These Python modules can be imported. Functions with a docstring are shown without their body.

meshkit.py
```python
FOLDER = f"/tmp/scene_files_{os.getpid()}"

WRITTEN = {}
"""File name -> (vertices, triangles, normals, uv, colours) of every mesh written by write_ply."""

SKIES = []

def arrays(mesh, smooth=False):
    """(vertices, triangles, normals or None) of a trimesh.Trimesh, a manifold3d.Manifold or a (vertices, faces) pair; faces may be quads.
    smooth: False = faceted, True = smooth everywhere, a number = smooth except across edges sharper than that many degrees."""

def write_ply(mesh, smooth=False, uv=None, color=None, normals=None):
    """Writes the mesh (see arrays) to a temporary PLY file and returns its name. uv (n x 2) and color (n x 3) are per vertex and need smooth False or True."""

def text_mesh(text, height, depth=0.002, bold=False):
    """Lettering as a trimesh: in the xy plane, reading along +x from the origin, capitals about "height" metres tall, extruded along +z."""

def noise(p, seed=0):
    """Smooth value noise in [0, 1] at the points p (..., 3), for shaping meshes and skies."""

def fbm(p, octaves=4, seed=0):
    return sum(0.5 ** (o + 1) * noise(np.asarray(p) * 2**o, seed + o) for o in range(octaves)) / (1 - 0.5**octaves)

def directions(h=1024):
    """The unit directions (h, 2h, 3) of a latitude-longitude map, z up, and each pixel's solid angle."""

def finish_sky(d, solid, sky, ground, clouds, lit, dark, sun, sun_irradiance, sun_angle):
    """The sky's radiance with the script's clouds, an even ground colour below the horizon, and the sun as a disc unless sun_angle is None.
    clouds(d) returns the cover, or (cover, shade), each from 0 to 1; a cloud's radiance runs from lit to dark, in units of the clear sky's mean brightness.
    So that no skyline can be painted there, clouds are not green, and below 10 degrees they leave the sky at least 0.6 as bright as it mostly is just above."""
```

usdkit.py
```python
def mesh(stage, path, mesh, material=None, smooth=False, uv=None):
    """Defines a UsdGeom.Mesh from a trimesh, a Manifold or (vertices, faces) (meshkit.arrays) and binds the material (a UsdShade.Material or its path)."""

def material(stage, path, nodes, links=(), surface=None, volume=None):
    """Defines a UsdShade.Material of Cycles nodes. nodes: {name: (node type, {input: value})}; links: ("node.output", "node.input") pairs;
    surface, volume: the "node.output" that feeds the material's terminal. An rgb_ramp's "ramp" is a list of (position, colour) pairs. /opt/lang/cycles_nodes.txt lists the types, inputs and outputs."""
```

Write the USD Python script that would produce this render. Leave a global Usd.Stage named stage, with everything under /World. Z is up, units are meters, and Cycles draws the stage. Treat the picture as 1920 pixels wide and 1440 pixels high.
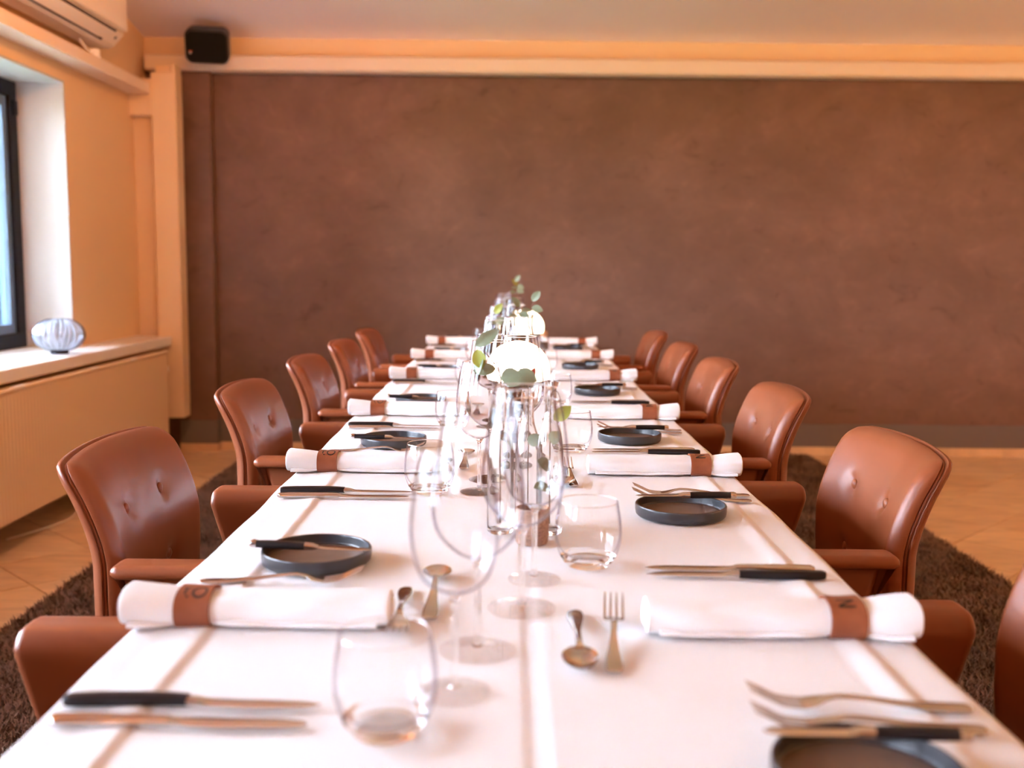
import math, random
import numpy as np
import trimesh, manifold3d as m3
from shapely.geometry import Polygon, box as sbox
import usdkit, meshkit
from pxr import Usd, UsdGeom, UsdLux, UsdShade, Gf, Sdf, Vt

stage = Usd.Stage.CreateInMemory()
UsdGeom.SetStageUpAxis(stage, 'Z')
UsdGeom.SetStageMetersPerUnit(stage, 1.0)
UsdGeom.Xform.Define(stage, '/World')
stage.SetDefaultPrim(stage.GetPrimAtPath('/World'))
LK = '/World/Looks'
UsdGeom.Scope.Define(stage, LK)

# ------------------------------------------------------------------ camera, sky, lamps, exposure
EXPOSURE = 5.0       # stops; the lights below are in units 32 times smaller
SKY = 14.5 / 32      # overcast sky
LAMP = 200.0 / 32    # warm pendant bulbs
WASH = 460.0 / 32    # warm wall spots
cam = UsdGeom.Camera.Define(stage, '/World/camera')
_F = 1920.0
_p, _y, _r = math.atan(220 / _F), math.atan(-5 / _F), 0.0095
_rz = lambda v: np.array([math.cos(_y) * v[0] - math.sin(_y) * v[1], math.sin(_y) * v[0] + math.cos(_y) * v[1], v[2]])
_f = np.array([0, math.cos(_p), -math.sin(_p)]); _x = np.array([1.0, 0, 0]); _u = np.cross(_x, _f)
_f, _x, _u = _rz(_f), _rz(_x), _rz(_u)
_x, _u = math.cos(_r) * _x + math.sin(_r) * _u, -math.sin(_r) * _x + math.cos(_r) * _u
_m = np.eye(4); _m[0, :3], _m[1, :3], _m[2, :3], _m[3, :3] = _x, _u, -_f, (0, 0, 1.15)
cam.AddTransformOp().Set(Gf.Matrix4d(*_m.ravel().tolist()))
cam.CreateHorizontalApertureAttr(36.0); cam.CreateVerticalApertureAttr(27.0); cam.CreateFocalLengthAttr(36.0)
cam.CreateFStopAttr(3.3); cam.CreateFocusDistanceAttr(1.95)
cam.CreateExposureAttr(EXPOSURE); cam.CreateClippingRangeAttr(Gf.Vec2f(0.05, 500))

dome = UsdLux.DomeLight.Define(stage, '/World/sky_light')
dome.CreateColorAttr(Gf.Vec3f(0.86, 0.91, 1.14)); dome.CreateIntensityAttr(SKY)

WY = 6.315                                           # back wall
def ceil_z(y): return 2.49 + 0.186 * (WY - max(y, 0.6))
WARM = Gf.Vec3f(1.0, 0.385, 0.135)
lamp_spots = [(4.8, 1.2, 1.85), (4.8, 3.2, 1.85), (4.8, -0.6, 1.85), (4.0, -2.6, 1.9), (2.2, -3.8, 1.9), (0.2, -3.9, 1.9), (-1.6, -3.6, 1.9), (-1.55, 2.3, 2.2)]
for i, (lx, ly, lz) in enumerate(lamp_spots):        # warm pendant bulbs, outside the frame
    d = UsdLux.SphereLight.Define(stage, '/World/pendant_bulb_light_%03d' % i)
    d.CreateRadiusAttr(0.05); d.CreateIntensityAttr(LAMP * (0.55 if lx == -1.55 else 1.0)); d.CreateColorAttr(WARM)
    d.AddTranslateOp().Set(Gf.Vec3d(lx, ly, lz))
def aimed(to):
    z = -np.array(to, float); z /= np.linalg.norm(z); x_ = np.cross([0, 0, 1.0], z); x_ /= np.linalg.norm(x_); return x_, np.cross(z, x_), z
washers = [((-1.0, 3.3, 2.42), (-0.85, 0.75, -0.25), 1.0), ((-0.7, 3.8, 2.55), (-0.1, 1, -0.25), 0.55), ((1.3, 3.8, 2.55), (0.1, 1, -0.25), 0.45), ((3.0, 3.6, 2.3), (0.35, 0.8, -0.6), 1.0), ((0.6, 3.2, 2.25), (0.1, 0.75, 0.75), 0.45)]
for i, (p, to, k) in enumerate(washers):             # warm spots turned to the walls, above the frame
    d = UsdLux.DiskLight.Define(stage, '/World/wall_spot_light_%03d' % i)
    d.CreateRadiusAttr(0.06); d.CreateIntensityAttr(WASH * k); d.CreateColorAttr(WARM)
    x_, y_, z_ = aimed(to); m_ = np.eye(4); m_[0, :3], m_[1, :3], m_[2, :3], m_[3, :3] = x_, y_, z_, p
    d.AddTransformOp().Set(Gf.Matrix4d(*m_.ravel().tolist()))
cove = UsdLux.RectLight.Define(stage, '/World/cove_strip_light')   # strip lying on the cornice, shining up
cove.CreateWidthAttr(5.6); cove.CreateHeightAttr(0.02); cove.CreateIntensityAttr(1.3 / 32); cove.CreateColorAttr(Gf.Vec3f(1.0, 0.50, 0.20))
cove.AddTranslateOp().Set(Gf.Vec3d(1.2, 6.25, 2.395)); cove.AddRotateXOp().Set(180.0)

# ------------------------------------------------------------------ helpers
_used = {}
def numbered(parent, name):
    key = parent + '/' + name
    if key not in _used:
        _used[key] = 0
        return key
    _used[key] += 1
    return '%s_%03d' % (key, _used[key])
def tag(p, label=None, cat=None, group=None, kind=None):
    p = p.GetPrim() if hasattr(p, 'GetPrim') else p
    for k, v in (('label', label), ('category', cat), ('group', group), ('kind', kind)):
        if v: p.SetCustomDataByKey(k, v)
    return p
def obj(name, mesh, mat, parent='/World', smooth=35, label=None, kind=None):
    parent = parent if isinstance(parent, str) else str(parent.GetPath())
    m = usdkit.mesh(stage, numbered(parent, name), mesh, LK + '/' + mat, smooth=smooth)
    tag(m, label, None, None, kind)
    return m.GetPrim()
def thing(name, label, cat, loc=(0, 0, 0), rotz=0.0, group=None, rot=None):
    x = UsdGeom.Xform.Define(stage, numbered('/World', name))
    x.AddTranslateOp().Set(Gf.Vec3d(*map(float, loc))); x.AddRotateXYZOp().Set(Gf.Vec3f(*(map(float, rot) if rot else (0, 0, rotz))))
    return tag(x, label, cat, group)
def dup(root, label, loc, rotz=0.0, group=None, rot=None):
    was = root.GetCustomData()
    base = root.GetName()
    base = base[:-4] if base[-4:-3] == '_' and base[-3:].isdigit() else base
    r = thing(base, label, was['category'], loc, rotz, group or was.get('group'), rot)
    r.GetReferences().AddInternalReference(root.GetPath()); r.SetInstanceable(True)
    return r
_first = {}
def place(key, maker, label, loc, rotz=0.0, group=None, rot=None):
    if key in _first: return dup(_first[key], label, loc, rotz, group, rot)
    _first[key] = maker(label, loc, rotz, group, rot)
    return _first[key]
def struct(name, mesh, mat, smooth=False):
    p = obj(name, mesh, mat, smooth=smooth); tag(p, kind='structure'); return p

cat = trimesh.util.concatenate
def T(m, x=0, y=0, z=0, rz=0, rx=0, ry=0):
    m = m.copy()
    for a, ax in ((rx, [1, 0, 0]), (ry, [0, 1, 0]), (rz, [0, 0, 1])):
        if a: m.apply_transform(trimesh.transformations.rotation_matrix(a, ax))
    m.apply_translation([x, y, z]); return m
def B(x0, x1, y0, y1, z0, z1):
    m = trimesh.creation.box([x1 - x0, y1 - y0, z1 - z0]); m.apply_translation([(x0 + x1) / 2, (y0 + y1) / 2, (z0 + z1) / 2]); return m
def to_tm(man):
    q = man.to_mesh(); return trimesh.Trimesh(q.vert_properties[:, :3], q.tri_verts, process=False)
def RB(x0, x1, y0, y1, z0, z1, r=0.005, n=12):
    s = m3.Manifold.sphere(r, n)
    return to_tm(m3.Manifold.batch_hull([s.translate((x, y, z)) for x in (x0 + r, x1 - r) for y in (y0 + r, y1 - r) for z in (z0 + r, z1 - r)]))
def lathe(prof, n=48):
    """prof: (r, z) pairs; runs from the axis or round a closed section; quads joined into triangles."""
    pr = np.array(prof, float); k = len(pr)
    a = np.arange(n) * 2 * np.pi / n
    v = np.stack([pr[:, None, 0] * np.cos(a), pr[:, None, 0] * np.sin(a), np.broadcast_to(pr[:, None, 1], (k, n))], -1).reshape(-1, 3)
    i, j = np.meshgrid(np.arange(k - 1), np.arange(n), indexing='ij')
    q = np.stack([i * n + j, i * n + (j + 1) % n, (i + 1) * n + (j + 1) % n, (i + 1) * n + j], -1).reshape(-1, 4)
    f = np.vstack([q[:, [0, 1, 2]], q[:, [0, 2, 3]]])
    m = trimesh.Trimesh(v, f, process=False); m.merge_vertices(); m.update_faces(m.nondegenerate_faces()); m.remove_unreferenced_vertices()
    return m
def loft(secs, cap=True):
    s = np.array(secs, float); k, n = s.shape[:2]
    v = s.reshape(-1, 3)
    i, j = np.meshgrid(np.arange(k - 1), np.arange(n), indexing='ij')
    q = np.stack([i * n + j, i * n + (j + 1) % n, (i + 1) * n + (j + 1) % n, (i + 1) * n + j], -1).reshape(-1, 4)
    f = [q[:, [0, 1, 2]], q[:, [0, 2, 3]]]
    if cap:
        v = np.vstack([v, s[0].mean(0), s[-1].mean(0)]); c0, c1 = k * n, k * n + 1; jj = np.arange(n)
        f += [np.stack([np.full(n, c0), (jj + 1) % n, jj], 1), np.stack([np.full(n, c1), (k - 1) * n + jj, (k - 1) * n + (jj + 1) % n], 1)]
    m = trimesh.Trimesh(v, np.vstack(f), process=False)
    if m.volume < 0: m.invert()
    return m
def tube(pts, rad, n=8):
    p = np.array(pts, float); rad = np.broadcast_to(rad, (len(p),))
    t = np.gradient(p, axis=0); t /= np.linalg.norm(t, axis=1, keepdims=True)
    ref = np.array([0, 0, 1.0]) if abs(t[0, 2]) < 0.9 else np.array([1.0, 0, 0])
    secs = []
    for i in range(len(p)):
        a = np.cross(t[i], ref); a /= np.linalg.norm(a); b = np.cross(t[i], a); ref = -np.cross(t[i], a) if False else ref
        th = np.arange(n) * 2 * np.pi / n
        secs.append(p[i] + rad[i] * (np.cos(th)[:, None] * a + np.sin(th)[:, None] * b))
    return loft(secs)
def bez(pts, n=20):
    """Catmull-Rom through the points."""
    p = np.array(pts, float); p = np.vstack([2 * p[0] - p[1], p, 2 * p[-1] - p[-2]]); out = []
    for i in range(1, len(p) - 2):
        for t in np.linspace(0, 1, n, endpoint=False):
            a, b, c, d = p[i - 1:i + 3]
            out.append(0.5 * (2 * b + (c - a) * t + (2 * a - 5 * b + 4 * c - d) * t * t + (3 * b - a - 3 * c + d) * t ** 3))
    out.append(p[-2]); return np.array(out)
def sup(a, b, n=20, e=2.5):
    th = np.arange(n) * 2 * np.pi / n; c, s = np.cos(th), np.sin(th)
    return np.stack([a * np.sign(c) * abs(c) ** (2 / e), b * np.sign(s) * abs(s) ** (2 / e)], 1)
def strip(rows, n=16, e=2.6):
    """rows: (x, y centre, half width, z centre, half thickness): a closed bar along x."""
    return loft([np.column_stack([np.full(n, x), yc + sup(w, t, n, e)[:, 0], zc + sup(w, t, n, e)[:, 1]]) for x, yc, w, zc, t in rows])
def smooth_rows(keys, k=40):
    keys = np.array(keys, float); u = np.linspace(keys[0, 0], keys[-1, 0], k)
    from scipy.interpolate import PchipInterpolator
    return np.column_stack([u] + [PchipInterpolator(keys[:, 0], keys[:, i])(u) for i in range(1, keys.shape[1])])
def resample(poly, n, start):
    c = np.array(poly.exterior.coords)
    if not poly.exterior.is_ccw: c = c[::-1]
    c = c[:-1]; k = np.argmin(np.linalg.norm(c - np.array(start), axis=1)); c = np.vstack([c[k:], c[:k], c[k:k + 1]])
    d = np.r_[0, np.cumsum(np.linalg.norm(np.diff(c, axis=0), axis=1))]; s = np.linspace(0, d[-1], n, endpoint=False)
    return np.column_stack([np.interp(s, d, c[:, 0]), np.interp(s, d, c[:, 1])])

# ------------------------------------------------------------------ looks
def mat(name, color, rough=0.5, metal=0.0, spec=0.5, bump=None, var=None, **kw):
    """var: (scale, colour2, detail) mixes colour2 in by noise; bump: (scale, strength, distance)."""
    n = {'p': ('principled_bsdf', {'base_color': color, 'roughness': rough, 'metallic': metal, 'specular_ior_level': spec, **kw})}; l = []
    if var or bump: n['tc'] = ('texture_coordinate', {})
    if var:
        n['n'] = ('noise_texture', {'scale': var[0], 'detail': var[2] if len(var) > 2 else 4.0, 'roughness': 0.6})
        n['r'] = ('rgb_ramp', {'ramp': [(0.32, color), (0.68, var[1])]})
        l += [('tc.object', 'n.vector'), ('n.fac', 'r.fac'), ('r.color', 'p.base_color')]
    if bump:
        n['bn'] = ('noise_texture', {'scale': bump[0], 'detail': 3.0}); n['b'] = ('bump', {'strength': bump[1], 'distance': bump[2]})
        l += [('tc.object', 'bn.vector'), ('bn.fac', 'b.height'), ('b.normal', 'p.normal')]
    return usdkit.material(stage, LK + '/' + name, n, l, surface='p.BSDF')
mat('cream_wall', (0.80, 0.57, 0.33), 0.85, spec=0.2, bump=(60, 0.08, 0.004))
mat('white_lining', (0.52, 0.51, 0.50), 0.6, spec=0.3)
mat('sill_white', (0.74, 0.71, 0.67), 0.4, spec=0.4)
mat('ceiling_paint', (0.86, 0.78, 0.78), 0.9, spec=0.15)
mat('cornice_paint', (0.82, 0.70, 0.57), 0.55, spec=0.3)
mat('cream_paint', (0.80, 0.60, 0.38), 0.45, spec=0.4)
mat('beam_paint', (0.83, 0.68, 0.52), 0.5, spec=0.35)
mat('grey_base', (0.165, 0.145, 0.135), 0.7, spec=0.3)
mat('radiator_enamel', (0.80, 0.58, 0.34), 0.35, spec=0.45)
mat('white_plastic', (0.82, 0.72, 0.58), 0.4, spec=0.45)
mat('bright_plastic', (0.90, 0.88, 0.84), 0.35, spec=0.5)
mat('dark_slot', (0.03, 0.02, 0.015), 0.8)
mat('black_plastic', (0.012, 0.012, 0.012), 0.45)
mat('grille_black', (0.006, 0.006, 0.006), 0.85, spec=0.2)
mat('badge_silver', (0.75, 0.75, 0.75), 0.3, metal=1.0)
mat('badge_orange', (0.75, 0.16, 0.03), 0.5)
mat('window_frame', (0.008, 0.010, 0.015), 0.5, spec=0.2)
mat('window_seal', (0.10, 0.16, 0.24), 0.4)
for i, c in enumerate([(0.74, 0.53, 0.32), (0.78, 0.57, 0.35), (0.71, 0.50, 0.30), (0.76, 0.56, 0.35)]):
    usdkit.material(stage, LK + '/floor_tile_%d' % i, {
        'g': ('geometry', {}), 'mp': ('mapping', {'rotation': (0, 0, 0.785 + 0.03 * i), 'scale': (3.0, 14.0, 3.0), 'location': (3.1 * i, 1.7 * i, 0)}),
        'n': ('noise_texture', {'scale': 1.2, 'detail': 5.0, 'roughness': 0.6, 'distortion': 0.8}),
        'r': ('rgb_ramp', {'ramp': [(0.3, tuple(x * 0.80 for x in c)), (0.55, c), (0.75, tuple(min(1, x * 1.13) for x in c))]}),
        'p': ('principled_bsdf', {'roughness': 0.42, 'specular_ior_level': 0.4})},
        [('g.position', 'mp.vector'), ('mp.vector', 'n.vector'), ('n.fac', 'r.fac'), ('r.color', 'p.base_color')], surface='p.BSDF')
mat('floor_grout', (0.28, 0.19, 0.12), 0.9)
usdkit.material(stage, LK + '/brown_plaster', {
    'g': ('geometry', {}), 'mp': ('mapping', {'scale': (0.85, 1.0, 1.15)}),
    'n1': ('noise_texture', {'scale': 1.5, 'detail': 8.0, 'roughness': 0.66, 'distortion': 0.35}),
    'n2': ('noise_texture', {'scale': 6.5, 'detail': 7.0, 'roughness': 0.68, 'distortion': 0.7}),
    'r1': ('rgb_ramp', {'ramp': [(0.30, (0.133, 0.077, 0.055)), (0.5, (0.172, 0.099, 0.071)), (0.70, (0.222, 0.128, 0.093))]}),
    'r2': ('rgb_ramp', {'ramp': [(0.27, (0.60, 0.58, 0.57)), (0.41, (0.95, 0.95, 0.95)), (0.55, (1, 1, 1)), (0.72, (1.22, 1.20, 1.18))]}),
    'mx': ('mix', {'mix_type': 'multiply', 'fac': 0.85}),
    'ro': ('map_range', {'from_min': 0.3, 'from_max': 0.7, 'to_min': 0.42, 'to_max': 0.62}),
    'b': ('bump', {'strength': 0.12, 'distance': 0.01}), 'p': ('principled_bsdf', {'specular_ior_level': 0.35})},
    [('g.position', 'mp.vector'), ('mp.vector', 'n1.vector'), ('mp.vector', 'n2.vector'), ('n1.fac', 'r1.fac'), ('n2.fac', 'r2.fac'), ('r1.color', 'mx.color1'), ('r2.color', 'mx.color2'),
     ('mx.color', 'p.base_color'), ('n1.fac', 'ro.value'), ('ro.result', 'p.roughness'), ('n2.fac', 'b.height'), ('b.normal', 'p.normal')], surface='p.BSDF')
mat('rug_base', (0.045, 0.028, 0.02), 1.0, spec=0.1)
usdkit.material(stage, LK + '/rug_fibre', {'g': ('geometry', {}), 'n': ('noise_texture', {'scale': 6.0, 'detail': 4.0}), 'r': ('rgb_ramp', {'ramp': [(0.3, (0.13, 0.086, 0.066)), (0.7, (0.29, 0.200, 0.160))]}),
    'p': ('principled_bsdf', {'roughness': 0.75, 'specular_ior_level': 0.25})}, [('g.position', 'n.vector'), ('n.fac', 'r.fac'), ('r.color', 'p.base_color')], surface='p.BSDF')
mat('table_cloth', (0.800, 0.790, 0.795), 0.85, spec=0.2, bump=(900, 0.05, 0.0005))
mat('napkin_cloth', (0.81, 0.80, 0.805), 0.9, spec=0.15, bump=(700, 0.08, 0.0005))
mat('table_wood', (0.20, 0.10, 0.05), 0.5)
mat('chair_leather', (0.235, 0.062, 0.021), 0.36, spec=0.5, var=(7.0, (0.275, 0.074, 0.026), 3.0), bump=(420, 0.10, 0.0006))
mat('chair_shell_leather', (0.230, 0.063, 0.023), 0.38, spec=0.5, bump=(420, 0.10, 0.0006))
mat('chair_leg_wood', (0.06, 0.03, 0.018), 0.4)
mat('ring_leather', (0.230, 0.062, 0.022), 0.45, spec=0.4, var=(60.0, (0.27, 0.078, 0.03), 3.0), bump=(500, 0.15, 0.0005))
mat('ring_print', (0.018, 0.008, 0.006), 0.6)
mat('plate_glaze', (0.030, 0.033, 0.040), 0.27, spec=0.6, var=(60.0, (0.035, 0.034, 0.036), 3.0))
mat('plate_well', (0.150, 0.095, 0.070), 0.38, spec=0.5, var=(40.0, (0.190, 0.120, 0.088), 3.0))
mat('cutlery_steel', (0.56, 0.53, 0.50), 0.12, metal=1.0)
mat('black_handle', (0.010, 0.009, 0.011), 0.33, spec=0.3)
mat('eucalyptus_leaf', (0.19, 0.24, 0.15), 0.5, var=(30.0, (0.25, 0.31, 0.20), 2.0))
mat('yellow_leaf', (0.34, 0.36, 0.05), 0.5, var=(30.0, (0.28, 0.33, 0.06), 2.0))
mat('red_leaf', (0.45, 0.10, 0.08), 0.5)
mat('twig', (0.16, 0.09, 0.05), 0.6)
mat('speckled_pot', (0.20, 0.105, 0.070), 0.55, var=(260.0, (0.38, 0.22, 0.15), 2.0))
mat('pink_salt', (0.75, 0.35, 0.33), 0.8)
mat('peppercorn', (0.10, 0.06, 0.04), 0.8)
mat('cork', (0.50, 0.30, 0.16), 0.8)
mat('lamp_metal', (0.10, 0.085, 0.075), 0.22, metal=0.9)
mat('dark_foot', (0.02, 0.025, 0.035), 0.3)
usdkit.material(stage, LK + '/glass_foot', {'t': ('transparent_bsdf', {}), 'g': ('glossy_bsdf', {'color': (1, 1, 1), 'roughness': 0.0}), 'w': ('layer_weight', {'blend': 0.5}),
    'e': ('math', {'math_type': 'power', 'value2': 4.5}), 'k': ('math', {'math_type': 'multiply_add', 'value2': 0.55, 'value3': 0.03}),
    'c': ('rgb_ramp', {'ramp': [(0.0, (0.98, 0.97, 0.96)), (0.75, (0.965, 0.95, 0.94)), (0.9, (0.85, 0.82, 0.82)), (1.0, (0.5, 0.46, 0.46))]}), 'm': ('mix_closure', {})},
    [('w.facing', 'c.fac'), ('c.color', 't.color'), ('w.facing', 'e.value1'), ('e.value', 'k.value1'), ('k.value', 'm.fac'), ('t.BSDF', 'm.closure1'), ('g.BSDF', 'm.closure2')], surface='m.closure')
mat('lawn_grass', (0.13, 0.22, 0.07), 0.9, var=(3.0, (0.20, 0.30, 0.11), 5.0))
mat('hedge_leaf', (0.10, 0.20, 0.07), 0.6)
mat('red_bloom', (0.55, 0.06, 0.05), 0.6)
usdkit.material(stage, LK + '/lamp_opal', {'p': ('principled_bsdf', {'base_color': (0.9, 0.88, 0.82), 'roughness': 0.4, 'emission_color': (1.0, 0.80, 0.52), 'emission_strength': 7.0 / 32})}, surface='p.BSDF')
usdkit.material(stage, LK + '/glass_solid', {'p': ('principled_bsdf', {'base_color': (1, 1, 1), 'roughness': 0.0, 'ior': 1.46, 'transmission_weight': 1.0})}, surface='p.BSDF')
def pane(name, tint, k=1.0, ior=1.45):
    usdkit.material(stage, LK + '/' + name, {'t': ('transparent_bsdf', {'color': tint}), 'g': ('glossy_bsdf', {'color': (1, 1, 1), 'roughness': 0.0}), 'f': ('fresnel', {'IOR': ior}), 'm': ('mix_closure', {})},
                    [('f.fac', 'm.fac'), ('t.BSDF', 'm.closure1'), ('g.BSDF', 'm.closure2')], surface='m.closure')
pane('window_glass', (0.94, 0.98, 0.97))
for nm_, kind_ in (('glass_bowl_outside', ('transparent_bsdf', {'color': (1, 1, 1)})), ('glass_bowl_inside', ('refraction_bsdf', {'color': (1, 1, 1), 'IOR': 1.0, 'roughness': 0.0}))):
    usdkit.material(stage, LK + '/' + nm_, {'t': kind_, 'g': ('glossy_bsdf', {'color': (1, 1, 1), 'roughness': 0.0}), 'w': ('layer_weight', {'blend': 0.5}),
        'e': ('math', {'math_type': 'power', 'value2': 4.5}), 'k': ('math', {'math_type': 'multiply_add', 'value2': 0.4, 'value3': 0.012}), 'c': ('rgb_ramp', {'ramp': [(0.0, (1, 1, 1)), (0.60, (0.99, 0.99, 0.99)), (0.85, (0.76, 0.74, 0.79)), (1.0, (0.36, 0.34, 0.40))]}), 'm': ('mix_closure', {})},
        [('w.facing', 'c.fac'), ('c.color', 't.color'), ('w.facing', 'e.value1'), ('e.value', 'k.value1'), ('k.value', 'm.fac'), ('t.BSDF', 'm.closure1'), ('g.BSDF', 'm.closure2')], surface='m.closure')
usdkit.material(stage, LK + '/smoke_glass', {'t': ('transparent_bsdf', {}), 'g': ('glossy_bsdf', {'color': (1, 1, 1), 'roughness': 0.02}), 'w': ('layer_weight', {'blend': 0.5}), 'e': ('math', {'math_type': 'power', 'value2': 4.0}), 'f': ('math', {'math_type': 'multiply_add', 'value2': 0.35, 'value3': 0.03}),
    'c': ('rgb_ramp', {'ramp': [(0.0, (0.86, 0.88, 0.92)), (0.60, (0.84, 0.87, 0.91)), (0.80, (0.60, 0.65, 0.74)), (0.92, (0.24, 0.28, 0.38)), (1.0, (0.05, 0.06, 0.11))]}), 'm': ('mix_closure', {})},
    [('w.facing', 'c.fac'), ('c.color', 't.color'), ('w.facing', 'e.value1'), ('e.value', 'f.value1'), ('f.value', 'm.fac'), ('t.BSDF', 'm.closure1'), ('g.BSDF', 'm.closure2')], surface='m.closure')
usdkit.material(stage, LK + '/rib_glass', {'p': ('principled_bsdf', {'base_color': (0.88, 0.90, 0.92), 'roughness': 0.3, 'transmission_weight': 0.1})}, surface='p.BSDF')

# ------------------------------------------------------------------ the setting
XL, XR, YR = -2.2, 5.2, -4.5
WIN = [(3.05, 5.165), (0.55, 2.65), (-2.0, 0.1)]
ZS, ZT, XG = 0.725, 2.035, -2.43
poly = sbox(YR, 0, WY + 0.25, 4.3)
for a, b in WIN: poly = poly.difference(sbox(a, ZS - 0.055, b, ZT))
wl = trimesh.creation.extrude_polygon(poly, 0.30, engine='earcut')     # (y, z) -> depth
v = wl.vertices.copy(); wl.vertices = np.column_stack([XL - 0.30 + v[:, 2], v[:, 0], v[:, 1]])
struct('wall_left', wl, 'cream_wall')
struct('wall_back', B(XL - 0.3, XR + 0.2, WY, WY + 0.2, 0, 4.3), 'brown_plaster')
struct('wall_right', B(XR, XR + 0.2, YR, WY, 0, 4.3), 'cream_wall')
struct('wall_rear', B(XL - 0.3, XR + 0.2, YR - 0.2, YR, 0, 4.3), 'cream_wall')
cs = np.array([(WY + 0.2, ceil_z(WY) - 0.0372), (0.6, ceil_z(0.6)), (YR - 0.2, ceil_z(0.6)), (YR - 0.2, ceil_z(0.6) + 0.15), (WY + 0.2, ceil_z(0.6) + 0.15)])
ce = trimesh.creation.extrude_polygon(Polygon(cs), XR - XL + 0.6, engine='earcut'); v = ce.vertices.copy(); ce.vertices = np.column_stack([XL - 0.3 + v[:, 2], v[:, 0], v[:, 1]]); ce.fix_normals()
struct('ceiling', ce, 'ceiling_paint')
fl = struct('floor', B(XL - 0.3, XR + 0.2, YR - 0.2, WY + 0.2, -0.12, -0.012), 'floor_grout')
rnd = random.Random(4)
S, G = 0.345, 0.004
c45 = math.sqrt(0.5)
clip_l, clip_r, clip_far = sbox(-2.2, 2.2, -1.50, WY - 0.012), sbox(1.78, 1.4, 3.75, WY - 0.012), sbox(-2.2, 5.6, 3.75, WY - 0.012)
zone = clip_l.union(clip_r).union(clip_far)
rest = sbox(XL, YR, XR, WY - 0.012).difference(zone)
def slab(pg, z0, z1): return T(trimesh.creation.extrude_polygon(pg, z1 - z0, engine='earcut'), z=z0)
for i in range(-40, 41):
    for j in range(-40, 41):
        cx, cy = (i + j) * S * c45, 3.02 + (j - i) * S * c45 + 0.06
        if not (-2.6 < cx < 4.1 and 1.0 < cy < 6.7): continue
        h = S / 2 - G / 2
        d = h * 2 * c45
        pg = Polygon([(cx - d, cy), (cx, cy - d), (cx + d, cy), (cx, cy + d)]).intersection(zone)
        for g in getattr(pg, 'geoms', [pg]):
            if g.is_empty or g.area < 0.002 or g.geom_type != 'Polygon': continue
            obj('tile', slab(g, -0.012, 0.0 - rnd.random() * 0.0006), 'floor_tile_%d' % rnd.randrange(4), fl, smooth=False)
for g in getattr(rest, 'geoms', [rest]):
    p_ = obj('tile_field', slab(g, -0.012, -0.001), 'floor_tile_1', fl, smooth=False); tag(p_, kind='stuff')

# back wall: grey base, tile skirting, cornice, pilaster
struct('baseboard_back', cat([B(-1.79, XR, WY - 0.012, WY, 0.05, 0.192), B(-2.02, -1.79, WY - 0.085, WY, 0.05, 0.195)]), 'grey_base')
sk = thing('trim_1', None, None); tag(sk, kind='structure')
x = -1.79
while x < 3.7:
    obj('skirting_tile', B(x, x + 0.44, WY - 0.02, WY, 0.0, 0.05), 'floor_tile_%d' % rnd.randrange(4), sk, smooth=False); x += 0.444
obj('skirting_tile', B(-2.02, -1.795, WY - 0.093, WY, 0.0, 0.05), 'floor_tile_2', sk, smooth=False)
pc = Polygon([(WY, 2.283), (6.205, 2.279), (6.192, 2.29), (6.19, 2.355), (6.198, 2.368), (6.215, 2.374), (WY, 2.374)])
cm = trimesh.creation.extrude_polygon(pc, XR - XL - 0.04, engine='earcut'); v = cm.vertices.copy(); cm.vertices = np.column_stack([-2.16 + v[:, 2], v[:, 0], v[:, 1]]); cm.fix_normals()
struct('trim_2', cm, 'cornice_paint', smooth=40)
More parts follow.
